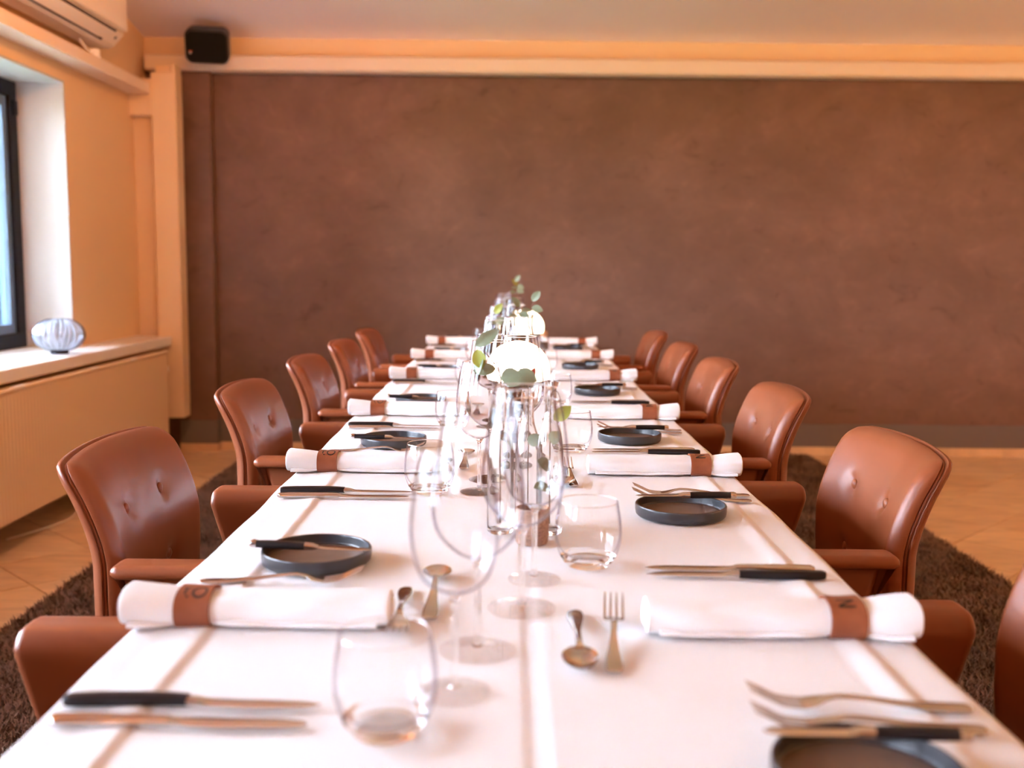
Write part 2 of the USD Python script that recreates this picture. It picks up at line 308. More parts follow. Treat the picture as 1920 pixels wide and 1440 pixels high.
struct('trim_3', RB(-2.03, -1.795, WY - 0.075, WY + 0.02, 0.19, 2.30, 0.006), 'brown_plaster', smooth=40)
struct('trim_4', B(XL, XR, WY - 0.006, WY + 0.001, 2.374, 2.52), 'cream_paint')       # painted strip of wall above the cornice

# corner casing on the left: post, header, recessed panel
YC = 6.02
cas = thing('trim_5', None, None); tag(cas, kind='structure')
obj('post', RB(-2.068, -1.927, YC, YC + 0.12, 0.24, 2.235, 0.004), 'cream_paint', cas)
obj('edge_strip', RB(-1.95, -1.929, YC + 0.002, YC + 0.118, 2.233, 2.287, 0.003), 'cream_paint', cas)
obj('header', RB(XL, -2.06, YC + 0.001, YC + 0.12, 1.995, 2.20, 0.003), 'cream_paint', cas)
obj('recessed_panel', B(XL, -2.05, YC + 0.075, YC + 0.115, 0.24, 2.05), 'cream_paint', cas)
obj('cable_box', RB(-2.05, -1.96, YC + 0.03, YC + 0.10, 2.238, 2.28, 0.003), 'cream_wall', cas)

# beam along the left wall
struct('trim_6', RB(XL - 0.001, -2.073, -2.5, YC - 0.001, 2.112, 2.175, 0.005), 'beam_paint', smooth=40)

# windows
def window(n, y0, y1):
    w = thing('window_%d' % n, None, None); tag(w, kind='structure')
    t = 0.012
    lin = cat([B(XG - 0.07, XL + 0.001, y1 - t, y1, ZS - 0.05, ZT), B(XG - 0.07, XL + 0.001, y0, y0 + t, ZS - 0.05, ZT), B(XG - 0.07, XL + 0.001, y0 + t, y1 - t, ZT - t, ZT)])
    obj('reveal_lining', lin, 'white_lining', w, smooth=False)
    a, b, lo, hi = y0 + t, y1 - t, ZS, ZT - t
    F = 0.075
    def bar(nm, *q, r=0.006, m='window_frame'): obj(nm, RB(*q, r), m, w)
    bar('frame_rail', XG - 0.06, XG, a, b, lo, lo + F); bar('frame_rail', XG - 0.06, XG, a, b, hi - F, hi)
    bar('frame_jamb', XG - 0.06, XG, b - F, b, lo + F - 0.004, hi - F + 0.004); bar('frame_jamb', XG - 0.06, XG, a, a + F, lo + F - 0.004, hi - F + 0.004)
    mid = (a + b) / 2
    bar('mullion', XG - 0.06, XG, mid - 0.05, mid + 0.05, lo + F - 0.004, hi - F + 0.004)
    for s0, s1 in ((a + F, mid - 0.05), (mid + 0.05, b - F)):
        g = 0.045
        sash = trimesh.creation.extrude_polygon(sbox(s0, lo + F, s1, hi - F).difference(sbox(s0 + g, lo + F + g, s1 - g, hi - F - g)), 0.045, engine='earcut')
        v = sash.vertices.copy(); sash.vertices = np.column_stack([XG - 0.062 + v[:, 2] - 0.0, v[:, 0], v[:, 1]]); sash.fix_normals()
        obj('sash', sash, 'window_seal', w, smooth=False)
        obj('pane', B(XG - 0.046, XG - 0.040, s0 + g - 0.004, s1 - g + 0.004, lo + F + g - 0.004, hi - F - g + 0.004), 'window_glass', w, smooth=False)
    if n == 1:
        obj('handle', cat([RB(XG, XG + 0.02, b - 0.055, b - 0.03, 1.86, 1.93, 0.004)]), 'window_frame', w)
for n, (a, b) in enumerate(WIN): window(n + 1, a, b)
sill = Polygon([(XG - 0.06, 0.675), (-2.0, 0.668), (-1.988, 0.676), (-1.988, 0.717), (-1.994, 0.725), (XG - 0.06, 0.727)])
sl = trimesh.creation.extrude_polygon(sill, YC - 0.0 - 2.9, engine='earcut'); v = sl.vertices.copy(); sl.vertices = np.column_stack([v[:, 0], 2.9 + v[:, 2], v[:, 1]]); sl.fix_normals()
wallcut = sl
struct('trim_7', cat([sl, B(XG - 0.06, -1.99, -2.2, 2.88, 0.672, 0.7255)]), 'sill_white', smooth=40)

# outside, seen through the window
lawn = struct('lawn', B(-40, -2.7, -30, 60, -0.25, -0.15), 'lawn_grass')
def shrub(label, x, y, h, r, seed, bloom):
    q = np.random.default_rng(seed)
    t = thing('garden_shrub', label, 'shrub', (x, y, -0.15))
    def leaves(n, sz):
        d = q.normal(size=(n, 3)); d /= np.linalg.norm(d, axis=1, keepdims=True); p = d * (q.random((n, 1)) ** 0.4) * [r, r, h / 2] + [0, 0, h / 2]
        p[:, 2] = np.maximum(p[:, 2], 0.02)
        a, b = q.normal(size=(n, 3)), q.normal(size=(n, 3)); a /= np.linalg.norm(a, axis=1, keepdims=True); b /= np.linalg.norm(b, axis=1, keepdims=True)
        vv = np.stack([p - a * sz, p + b * sz * 0.6, p + a * sz, p - b * sz * 0.6], 1).reshape(-1, 3); k = np.arange(n)[:, None] * 4
        return (vv, np.vstack([k + [0, 1, 2], k + [0, 2, 3]]))
    tag(obj('foliage', leaves(1500, 0.06), 'hedge_leaf', t, smooth=False), kind='stuff')
    if bloom: tag(obj('blossom', leaves(220, 0.05), 'red_bloom', t, smooth=False), kind='stuff')
shrub('low green shrub with red blossom outside the window', -4.6, 8.7, 0.85, 0.8, 1, True)
shrub('taller plain green shrub further back outside the window', -9.5, 18.0, 1.4, 2.2, 2, False)

# ------------------------------------------------------------------ rug
rug = thing('shag_rug', 'large dark brown shag rug lying on the tiled floor under the table', 'rug', (0, 0, 0))
obj('backing', B(-1.56, 1.83, -0.6, 6.17, 0.0005, 0.008), 'rug_base', rug, smooth=False)
q = np.random.default_rng(7)
def tuft_patch(n, size):
    p = q.random((n, 2)) * size - size / 2
    ang = q.random(n) * 2 * np.pi; lean = 0.006 + 0.016 * q.random(n); h = 0.016 + 0.016 * q.random(n); w = 0.0016 + 0.0012 * q.random(n)
    d = np.stack([np.cos(ang), np.sin(ang)], 1); s = np.stack([-d[:, 1], d[:, 0]], 1)
    z = np.zeros(n)
    pts = [np.column_stack([p - s * w[:, None], z]), np.column_stack([p + s * w[:, None], z]),
           np.column_stack([p + d * lean[:, None] * 0.45 + s * w[:, None] * 0.9, h * 0.65]), np.column_stack([p + d * lean[:, None] * 0.45 - s * w[:, None] * 0.9, h * 0.65]),
           np.column_stack([p + d * lean[:, None] * 1.3, h])]
    vv = np.stack(pts, 1).reshape(-1, 3); k = np.arange(n)[:, None] * 5
    return vv, np.vstack([k + [0, 1, 2], k + [0, 2, 3], k + [3, 2, 4]])
pi = UsdGeom.PointInstancer.Define(stage, str(rug.GetPath()) + '/pile')
SZ = 0.226
for k in range(2): usdkit.mesh(stage, str(rug.GetPath()) + '/pile/tuft_%d' % k, tuft_patch(1700, SZ), LK + '/rug_fibre')
pi.CreatePrototypesRel().SetTargets([str(rug.GetPath()) + '/pile/tuft_%d' % k for k in range(2)])
pos, ori, idx = [], [], []
for i in range(15):
    for j in range(30):
        pos.append((-1.56 + SZ * (i + 0.5), -0.6 + SZ * (j + 0.5), 0.008)); a = rnd.randrange(4) * math.pi / 2
        ori.append(Gf.Quath(math.cos(a / 2), 0, 0, math.sin(a / 2))); idx.append(rnd.randrange(2))
pi.CreatePositionsAttr(Vt.Vec3fArray([Gf.Vec3f(*p) for p in pos])); pi.CreateOrientationsAttr(Vt.QuathArray(ori)); pi.CreateProtoIndicesAttr(Vt.IntArray(idx))
tag(pi, kind='stuff')

# ------------------------------------------------------------------ table and cloth
TX0, TX1, TY0, TY1 = -0.414, 0.440, 0.28, 5.66
tb = thing('dining_table', 'long dining table under the white cloth in the middle of the room', 'table', (0, 0, 0))
obj('tabletop', RB(TX0 + 0.006, TX1 - 0.006, TY0 + 0.006, TY1 - 0.006, 0.714, 0.743, 0.003), 'table_wood', tb)
for ly in (0.45, 2.05, 2.15, 3.8, 3.9, 5.5):
    for lx in (-0.06, 0.085): obj('leg', RB(lx - 0.025, lx + 0.025, ly - 0.025, ly + 0.025, 0.035, 0.715, 0.003), 'table_wood', tb)
def ridge(x, x0, h, up, down):
    u = np.where(x < x0, np.clip((x - (x0 - up)) / up, 0, 1), np.clip(((x0 + down) - x) / down, 0, 1)); return h * u * u * (3 - 2 * u)
xs = np.unique(np.concatenate([np.linspace(TX0 + 0.006, TX1 - 0.006, 60)] + [x0 + np.linspace(-0.05, 0.03, 41) for x0 in (-0.334, 0.022, 0.380)]))
ys = np.linspace(TY0, TY1, 260)
X, Y = np.meshgrid(xs, ys, indexing='ij')
wob = 0.006 * (meshkit.noise(np.stack([Y * 1.2, X * 0, X * 0], -1), 3) - 0.5)
Z = 0.7496 + ridge(X + wob, -0.334, 0.0034, 0.045, 0.014) + ridge(X - wob, 0.380, 0.0030, 0.03, 0.015) - ridge(X + wob, 0.022, 0.0013, 0.012, 0.02)
for y0 in (0.93, 1.62, 2.50, 3.4, 4.3): Z = Z + ridge(Y + 0.01 * np.sin(3 * X), y0, 0.0010, 0.03, 0.03)
Z = Z + 0.0012 * (meshkit.fbm(np.stack([X * 7, Y * 5, 0 * X], -1), 3, 5) - 0.5)
rows_top = [np.stack([X[i], Y[i], Z[i]], 1) for i in range(len(xs))]
edge = 0.0015 * np.sin(ys * 9) + 0.0012 * np.sin(ys * 23 + 1)
def side(x, z): return np.column_stack([x + edge, ys, np.full_like(ys, z)])
ring_rows = [side(TX0 + 0.001, 0.684), side(TX0 - 0.002, 0.684), side(TX0 - 0.002, 0.742), side(TX0, 0.7475)] + rows_top + [side(TX1, 0.7475), side(TX1 + 0.002, 0.742), side(TX1 + 0.002, 0.684), side(TX1 - 0.001, 0.684)] \
    + [side(TX1 - 0.002, 0.740), side(TX1 - 0.008, 0.7445), side(TX0 + 0.008, 0.7445), side(TX0 + 0.002, 0.740)]
secs = np.stack(ring_rows, 1)
cl = loft(list(secs))
tag(obj('tablecloth', cl, 'table_cloth', smooth=50), 'white tablecloth with ironed fold lines covering the whole long table', 'tablecloth')

# ------------------------------------------------------------------ chairs
def xm(y, z):                                      # mid surface of the back, local x (forward positive)
    z = np.asarray(z, float); y = np.asarray(y, float)
    s = np.clip((z - 0.66) / 0.185, 0, 1.2) ** 1.6
    return -0.262 - 0.030 * (1 - (y / 0.21) ** 2) * (1 - 0.35 * np.clip(s, 0, 1)) - 0.072 * s + 0.05 * np.clip((0.56 - z) / 0.12, 0, 1) ** 1.5
def back_outline(grow=0.0):
    pts = [(-0.195, 0.43), (0.195, 0.43), (0.214, 0.60), (0.217, 0.826)] + [(0.217 * math.cos(t), 0.826 + 0.012 * math.sin(t)) for t in np.linspace(0.15, math.pi - 0.15, 15)] + [(-0.217, 0.826), (-0.214, 0.60)]
    p = Polygon(pts).buffer(-0.029).buffer(0.029 + grow)
    return resample(p, 120, (0.21, 0.62))
DIMPLES = [(-0.085, 0.730), (0.085, 0.730), (-0.085, 0.605), (0.085, 0.605)]
def pillow(n0, front, back, inset, puff=0.0, dimple=False):
    """Closed cushion over the outline: from n0 forwards by front and backwards by back, with rounded edges."""
    o = back_outline(-inset); c = np.array([0.0, 0.64]); secs = []
    half = 0.215
    ss = [1.0, 0.997, 0.99, 0.975, 0.955, 0.93, 0.90, 0.86, 0.80, 0.74, 0.68, 0.62, 0.56, 0.50, 0.44, 0.38, 0.32, 0.26, 0.20, 0.14, 0.08, 0.01]
    def ring(s, t):
        yz = c + (o - c) * s
        e = 0.022 / half
        k = math.sqrt(max(0, 1 - ((s - (1 - e)) / e) ** 2)) if s > 1 - e else 1.0
        n = n0 + t * k + (puff * (1 - s ** 2) if t > 0 else 0)
        n = np.full(len(yz), n)
        if dimple and t > 0:
            for dy, dz in DIMPLES: 
                r2 = (yz[:, 0] - dy) ** 2 + (yz[:, 1] - dz) ** 2
                n = n - 0.009 * np.exp(-r2 / 0.015 ** 2) - 0.004 * np.exp(-r2 / 0.035 ** 2)
        return np.column_stack([xm(yz[:, 0], yz[:, 1]) + n, yz])
    for s in ss[::-1]: secs.append(ring(s, front))
    for s in ss[1:]: secs.append(ring(s, -back))
    return loft(secs)
def arm_section(side):
    p = [(0.226, 0.47), (0.264, 0.47), (0.262, 0.660), (0.267, 0.667), (0.292, 0.669), (0.300, 0.675), (0.300, 0.684), (0.294, 0.691), (0.285, 0.692)] + \
        [(0.226 + 0.030 * (1 - math.sin(t)), 0.692 - 0.034 * (1 - math.cos(t))) for t in np.linspace(0, math.pi / 2, 8)]
    return Polygon([(a, b) for a, b in p])
def arm(side):
    pg = arm_section(side); L0, L1 = -0.222, 0.215; secs = []
    st = [(L0, 0.010), (L0 + 0.0015, 0.0062), (L0 + 0.004, 0.0035), (L0 + 0.009, 0.001), (L0 + 0.014, 0.0)] + [(L0 + 0.014 + (L1 - L0 - 0.02) * k / 10, 0.0) for k in range(1, 11)] + [(L1 - 0.002, 0.002), (L1, 0.006)]
    for x, d in st:
        p = pg.buffer(-d) if d > 0 else pg
        p = max(getattr(p, 'geoms', [p]), key=lambda g: g.area)
        c = resample(p, 90, (0.226 + d, 0.47 + d))
        k = max(0.0, 1 - (x - L0) / 0.3)
        dz = np.clip(0.664 - c[:, 1], 0, 1)
        xx = x + k * (0.30 * dz + 0.018 * np.clip((0.6705 - c[:, 1]) / 0.006, 0, 1) * (c[:, 0] > 0.245))
        secs.append(np.column_stack([xx, c[:, 0] * side, c[:, 1]]))
    return loft(secs)
def make_chair(label, loc, rotz, group, rot):
    t = thing('leather_armchair', label, 'chair', loc, rotz, group)
    sm = m3.Manifold.sphere(0.028, 20)
    hull = m3.Manifold.batch_hull([sm.translate((x, y, z)) for x, w in ((-0.235, 0.19), (0.235, 0.205)) for y in (-w, w) for z in (0.41, 0.462 if x > 0 else 0.448)])
    obj('seat', to_tm(hull.refine_to_length(0.05)), 'chair_leather', t, smooth=40)
    b = obj('backrest', pillow(0.0060, 0.028, 0.0045, 0.0015, 0.006, True), 'chair_leather', t, smooth=60)
    for dy, dz in DIMPLES:
        bt = trimesh.creation.icosphere(3, 1.0); bt.apply_scale([0.0062, 0.0105, 0.0105]); bt.apply_translation([float(xm(dy, dz)) + 0.0280, dy, dz])
        obj('button', bt, 'chair_leather', b, smooth=True)
    obj('back_shell', pillow(-0.0055, 0.0045, 0.015, 0.001), 'chair_shell_leather', t, smooth=60)
    o = back_outline(-0.0075); o = np.vstack([o, o[:1]])
    obj('piping', tube(np.column_stack([xm(o[:, 0], o[:, 1]), o]), 0.0032, 8), 'chair_shell_leather', t, smooth=True)
    for s in (-1, 1): obj('armrest', arm(s), 'chair_leather', t, smooth=50)
    for x in (-0.20, 0.20):
        for y in (-0.19, 0.19):
            obj('leg', loft([np.column_stack([x + math.copysign(k[2], x) + sup(k[1], k[1], 16, 3)[:, 0], y + math.copysign(k[2], y) + sup(k[1], k[1], 16, 3)[:, 1], np.full(16, k[0])]) for k in ((0.034, 0.011, 0.03), (0.2, 0.016, 0.015), (0.40, 0.02, 0.0))]), 'chair_leg_wood', t)
    return t
ORD = ['first', 'second', 'third', 'fourth', 'fifth', 'sixth']
for side, X0, rz, ycs in (('left', -0.385, 0, (1.003, 1.81, 2.69, 3.51, 4.28, 5.03)), ('right', 0.412, 180, (1.10, 1.90, 2.72, 3.53, 4.27, 5.08))):
    for k, y in enumerate(ycs):
        lab = 'tan leather armchair with buttoned back, %s from the camera on the table\'s %s side' % (ORD[k], side)
        if k == 0: lab = 'nearest tan leather armchair on the table\'s %s side, mostly an armrest' % side
        place('chair', make_chair, lab, (X0 - (0.012 if side == 'left' and k == 0 else 0.0), y, 0.0), rz, 'leather armchairs along the %s side of the table' % side)

# ------------------------------------------------------------------ table ware
ZC = 0.7510
NAP_L = 0.292
def nap_dims(x):                                   # x from inner end 0 to outer end NAP_L
    u = x / NAP_L; r = abs(x - RING_X) / 0.035
    pinch = math.exp(-r * r)
    return 0.0272 + 0.0015 * math.sin(u * 9) + 0.006 * max(0, u - 0.75) * 4 - 0.0030 * pinch, 0.0355 + 0.002 * u + 0.006 * max(0, u - 0.8) * 4 - 0.002 * pinch
RING_X = 0.215
def nap_section(x, w, h, n=44, grow=0.0):
    c = sup(w + grow, h / 2 + grow, n, 2.5); z = c[:, 1] + h / 2
    return np.column_stack([np.full(n, x), c[:, 0], np.maximum(z, 0.0 if grow == 0 else 0.0002)])
def make_napkin(label, loc, rotz, group, rot):
    t = thing('cloth_napkin', label, 'napkin', loc, rotz, group)
    xs_ = np.linspace(0, NAP_L, 60); secs = []
    w, h = nap_dims(0)
    for k, ins in ((-0.004, 0.55), (0.0005, 0.62), (0.0005, 0.80), (-0.002, 0.86), (-0.001, 0.97)):
        s = nap_section(k, w * ins, h * ins); s[:, 2] += h * (1 - ins) / 2; secs.append(s)
    for x_ in xs_:
        s = nap_section(x_, *nap_dims(x_)); s[:, 1] += 0.0012 * np.sin(x_ * 60 + s[:, 2] * 90); secs.append(s)
    w, h = nap_dims(NAP_L)
    for k, ins in ((0.001, 0.97), (0.002, 0.90), (-0.002, 0.84), (-0.002, 0.62), (0.003, 0.56)):
        s = nap_section(NAP_L + k, w * ins, h * ins); s[:, 2] += h * (1 - ins) / 2; secs.append(s)
    obj('roll', loft(secs), 'napkin_cloth', t, smooth=50)
    fs = []                                        # loose lower layers of the folded cloth
    for x_ in np.linspace(0.012, NAP_L - 0.008, 50):
        ww, _ = nap_dims(x_); b = 0.0015 * math.sin(x_ * 40) + 0.001 * math.sin(x_ * 95); q0 = 1 - math.exp(-((x_ - RING_X) / 0.034) ** 4)
        c = sup(ww * (0.88 + 0.10 * q0) + (0.0035 + b) * q0, 0.0045 - 0.0015 * (1 - q0), 28, 3); fs.append(np.column_stack([np.full(28, x_), c[:, 0], c[:, 1] + 0.0048 + 0.5 * b + 0.0006]))
    obj('folded_edge', loft(fs), 'napkin_cloth', t, smooth=50)
    return t
def make_ring(letters, turn):
    def f(label, loc, rotz, group, rot):
        t = thing('napkin_ring', label, 'napkin ring', loc, rotz, group)
        W = 0.019; xs_ = np.linspace(-W, W, 7)
        outer = [nap_section(x_, *nap_dims(RING_X + x_), n=64, grow=0.0042) for x_ in xs_]
        inner = [nap_section(x_, *nap_dims(RING_X + x_), n=64, grow=0.0014) for x_ in xs_[::-1]]
        m = loft(outer + inner + [outer[0]], cap=False)
        for s in (m,): s.vertices[:, 2] = np.maximum(s.vertices[:, 2], 0.0002)
        obj('band', m, 'ring_leather', t, smooth=40)
        tm = meshkit.text_mesh(letters, 0.019, 0.0004, bold=False)
        tm = tm.subdivide_to_size(0.002)
        b = tm.bounds; tm.apply_translation([-(b[0, 0] + b[1, 0]) / 2, -(b[0, 1] + b[1, 1]) / 2, 0])
        if turn: tm = T(tm, rz=turn)
        vv = tm.vertices.copy(); s = 1 if rotz == 0 else -1
        vv[:, 0] *= s; vv[:, 1] *= s
        off = -0.0125 * s
        w_, h_ = nap_dims(RING_X); w_ += 0.0042; hh = h_ / 2 + 0.0042
        y = np.clip(vv[:, 1] + off, -w_ * 0.98, w_ * 0.98)
        top = h_ / 2 + hh * (1 - np.abs(y / w_) ** 2.5) ** (1 / 2.5)
        tm.vertices = np.column_stack([vv[:, 0], y, top + vv[:, 2] * 1.0 + 0.0001])
        obj('lettering', tm, 'ring_print', t, smooth=False)
        return t
    return f
def make_plate(label, loc, rotz, group, rot):
    t = thing('side_plate', label, 'plate', loc, rotz, group)
    R = 0.0735
    rim = [(0.0, 0.0), (R - 0.010, 0.0), (R - 0.004, 0.001), (R - 0.001, 0.004), (R, 0.010), (R, 0.0185), (R - 0.0008, 0.0200), (R - 0.0022, 0.0204), (R - 0.0036, 0.0200), (R - 0.0042, 0.0185), (R - 0.0046, 0.009), (R - 0.0058, 0.0068), (R - 0.0075, 0.0060), (R - 0.0085, 0.0055), (R - 0.0085, 0.003), (0, 0.003)]
    obj('rim', lathe(rim, 96), 'plate_glaze', t, smooth=45)
    obj('well', lathe([(0, 0.0031), (R - 0.0092, 0.0031), (R - 0.0075, 0.0059), (R - 0.0090, 0.0064), (R - 0.02, 0.0060), (0, 0.0058)], 96), 'plate_well', t, smooth=45)
    return t
def make_fork(L, tines_up, dessert):
    def f(label, loc, rotz, group, rot):           # handle end at x=0, tines towards +x
        t = thing('dessert_fork' if dessert else 'dinner_fork', label, 'fork', loc, rotz, group, rot)
        s = L / 0.20
        keys = [(0, 0.0055, 0.0030, 0.0012), (0.004, 0.0085, 0.0030, 0.0016), (0.02, 0.0098, 0.0032, 0.0018), (0.06, 0.0062, 0.0062, 0.0019), (0.095, 0.0038, 0.0110, 0.0020), (0.118, 0.0036, 0.0128, 0.0019), (0.130, 0.0060, 0.0110, 0.0014), (0.140, 0.0110, 0.0080, 0.0010), (0.152, 0.0125, 0.0062, 0.0009)]
        r = smooth_rows(keys, 50)
        ms = [strip([(x * s, 0, w * s, z * s, th * s) for x, w, z, th in r])]
        for k in range(4):
            y0 = (-0.0105 + 0.007 * k) * s
            rr = smooth_rows([(0.150, 0.0019, 0.0063, 0.0009), (0.168, 0.0017, 0.0080, 0.0010), (0.186, 0.0014, 0.0080 + 0.55 * tines_up, 0.0010), (0.200, 0.0007, 0.0080 + tines_up, 0.0006)], 14)
            ms.append(strip([(x * s, y0, w * s, z * s, th * s) for x, w, z, th in rr], 10))
        obj('fork_body', cat(ms), 'cutlery_steel', t, smooth=50)
        return t
    return f
def make_spoon(label, loc, rotz, group, rot):      # handle end at x=0, bowl towards +x
    t = thing('dessert_spoon', label, 'spoon', loc, rotz, group, rot)
    keys = [(0, 0.0055, 0.0030, 0.0012), (0.004, 0.0085, 0.0030, 0.0016), (0.02, 0.0098, 0.0032, 0.0018), (0.06, 0.0062, 0.0060, 0.0019), (0.10, 0.0038, 0.0105, 0.0020), (0.125, 0.0036, 0.0118, 0.0019), (0.136, 0.0050, 0.0108, 0.0012)]
    hd = strip([(x, 0, w, z, th) for x, w, z, th in smooth_rows(keys, 40)])
    nr, na = 10, 36; secs = []
    for k, (top) in enumerate((True, False)):
        for i in (range(nr + 1) if top else range(nr, -1, -1)):
            s = max(i / nr, 0.02); a = np.arange(na) * 2 * np.pi / na
            ax, ay = 0.028, 0.0185 * 1.0
            xx = ax * np.cos(a) * s; yy = ay * np.sin(a) * s * (1 - 0.10 * np.cos(a))
            zz = 0.0022 + 0.0085 * s ** 2.2 * (1.0 + 0.10 * -np.cos(a)) + (0.0 if top else -0.0012)
            secs.append(np.column_stack([0.1605 + xx, yy, zz]))
    obj('spoon_body', cat([hd, loft(secs)]), 'cutlery_steel', t, smooth=50)
    return t
def make_steak_knife(label, loc, rotz, group, rot):   # handle end at x=0, blade tip +x, lies on its side edge-down like in the picture
    t = thing('steak_knife', label, 'knife', loc, rotz, group)
    hk = smooth_rows([(0, 0.0045, 0.0055, 0.0045), (0.004, 0.0070, 0.0058, 0.0055), (0.04, 0.0078, 0.0060, 0.0060), (0.09, 0.0066, 0.0062, 0.0058), (0.112, 0.0062, 0.0060, 0.0050)], 30)
    obj('handle', strip([(x, 0.003 * math.sin(x * 24), w, z, th) for x, w, z, th in hk], 18, 2.8), 'black_handle', t, smooth=50, label='black handle')
    bk = smooth_rows([(0.111, 0.0052, 0.0060, 0.0046), (0.122, 0.0060, 0.0058, 0.0036), (0.132, 0.0085, 0.0050, 0.0012), (0.18, 0.0090, 0.0046, 0.0009), (0.215, 0.0065, 0.0042, 0.0007), (0.232, 0.0008, 0.0040, 0.0004)], 40)
    obj('blade', strip([(x, -0.003 * math.sin((x - .11) * 20), w, z, th) for x, w, z, th in bk], 14, 2.2), 'cutlery_steel', t, smooth=50)
    return t
def make_table_knife(label, loc, rotz, group, rot):
    t = thing('table_knife', label, 'knife', loc, rotz, group)
    hk = smooth_rows([(0, 0.0050, 0.0048, 0.0030), (0.004, 0.0082, 0.0050, 0.0042), (0.03, 0.0085, 0.0052, 0.0046), (0.09, 0.0058, 0.0052, 0.0045), (0.104, 0.0056, 0.0050, 0.0040)], 30)
    obj('handle', strip([(x, 0, w, z, th) for x, w, z, th in hk], 18, 2.6), 'cutlery_steel', t, smooth=50)
    bk = smooth_rows([(0.103, 0.0052, 0.0050, 0.0036), (0.112, 0.0070, 0.0046, 0.0016), (0.13, 0.0098, 0.0042, 0.0009), (0.19, 0.0100, 0.0040, 0.0008), (0.215, 0.0065, 0.0038, 0.0007), (0.224, 0.0010, 0.0038, 0.0004)], 40)
    obj('blade', strip([(x, 0, w, z, th) for x, w, z, th in bk], 14, 2.2), 'cutlery_steel', t, smooth=50)
    return t
def make_butter_knife(label, loc, rotz, group, rot):
    t = thing('butter_knife', label, 'knife', loc, rotz, group, rot)
    hk = smooth_rows([(0.008, 0.0062, 0.0060, 0.0048), (0.03, 0.0066, 0.0062, 0.0055), (0.078, 0.0056, 0.0060, 0.0050)], 16)
    obj('handle', strip([(x, 0, w, z, th) for x, w, z, th in hk], 16, 2.8), 'black_handle', t, smooth=50, label='black handle')
    obj('cap', cat([strip([(0.0, 0, 0.0052, 0.0058, 0.0044), (0.003, 0, 0.0066, 0.006, 0.0055), (0.0095, 0, 0.0066, 0.006, 0.0053)], 16, 2.8)]), 'cutlery_steel', t, smooth=50)
    obj('bolster', cat([strip([(0.077, 0, 0.0058, 0.006, 0.0053), (0.088, 0, 0.0056, 0.006, 0.0046), (0.096, 0, 0.006, 0.0058, 0.002)], 16, 2.8)]), 'cutlery_steel', t, smooth=50)
    bk = smooth_rows([(0.092, 0.0062, 0.0058, 0.0016), (0.105, 0.0078, 0.0055, 0.0008), (0.145, 0.0085, 0.0055, 0.0007), (0.160, 0.0062, 0.0055, 0.0006), (0.167, 0.0008, 0.0055, 0.0004)], 26)
    obj('blade', strip([(x, 0, w, z, th) for x, w, z, th in bk], 12, 2.2), 'cutlery_steel', t, smooth=50)
    return t
def bowl_shell(prof, th):
    """prof: outer (r, z) from the stem up to the lip; a closed shell of thickness th."""
    p = np.array(prof, float); d = np.gradient(p, axis=0); n = np.column_stack([-d[:, 1], d[:, 0]]); n /= np.linalg.norm(n, axis=1, keepdims=True)
    q_ = p + n * th; q_[:, 0] = np.maximum(q_[:, 0], 0.0)
    q_[0] = (0, p[0, 1] + 2 * th)
    return p, q_
def make_stem_glass(kind):
    def f(label, loc, rotz, group, rot):
        t = thing(kind + '_glass', label, 'wine glass', loc, rotz, group)
        if kind == 'red_wine': H, R, rr, zb, foot = 0.262, 0.0485, 0.0345, 0.098, 0.040
        else: H, R, rr, zb, foot = 0.232, 0.0420, 0.0310, 0.096, 0.034
        ks = np.array([(0.0045, zb), (0.016, zb + 0.004), (0.030, zb + 0.014), (R * 0.90, zb + 0.032), (R, zb + 0.058), (R * 0.96, zb + 0.085), (R * 0.86, zb + 0.115), (rr, H)])
        cu = bez(np.column_stack([ks, np.zeros(len(ks))]), 7)[:, :2]
        cu[:, 0] = np.maximum(cu[:, 0], 0.001)
        p, q_ = bowl_shell(cu, 0.0010)
        lip = [(p[-1, 0] - 0.0002, H + 0.0006), (q_[-1, 0] + 0.0002, H + 0.0006)]
        bw = obj('bowl', lathe([(0, p[0, 1])] + p.tolist() + lip[:1], 72), 'glass_bowl_outside', t, smooth=60)
        obj('bowl_lining', lathe(lip + q_[::-1].tolist(), 72), 'glass_bowl_inside', bw, smooth=60)
        obj('rim', lathe([(rr + 0.0006 * math.cos(a) - 0.0005, H + 0.0008 * math.sin(a)) for a in np.linspace(0, 2 * math.pi, 9)], 72), 'glass_solid', t, smooth=True)
        st = [(0, 0.0022), (0.0052, 0.0055), (0.0040, 0.012), (0.0034, 0.03), (0.0034, zb - 0.02), (0.0042, zb - 0.006), (0.0075, zb + 0.0005), (0.0, zb + 0.0030)]
        obj('stem', lathe(bez(np.column_stack([np.array(st), np.zeros(len(st))]), 5)[:, :2].clip(0), 24), 'glass_solid', t, smooth=60)
        ft = [(0, 0.0), (foot - 0.002, 0.0), (foot, 0.0006), (foot, 0.0014), (foot - 0.002, 0.0019), (foot * 0.6, 0.0030), (foot * 0.25, 0.0048), (0.006, 0.0072), (0, 0.0076)]
        obj('foot', lathe(ft, 64), 'glass_foot', t, smooth=40)
        return t
    return f
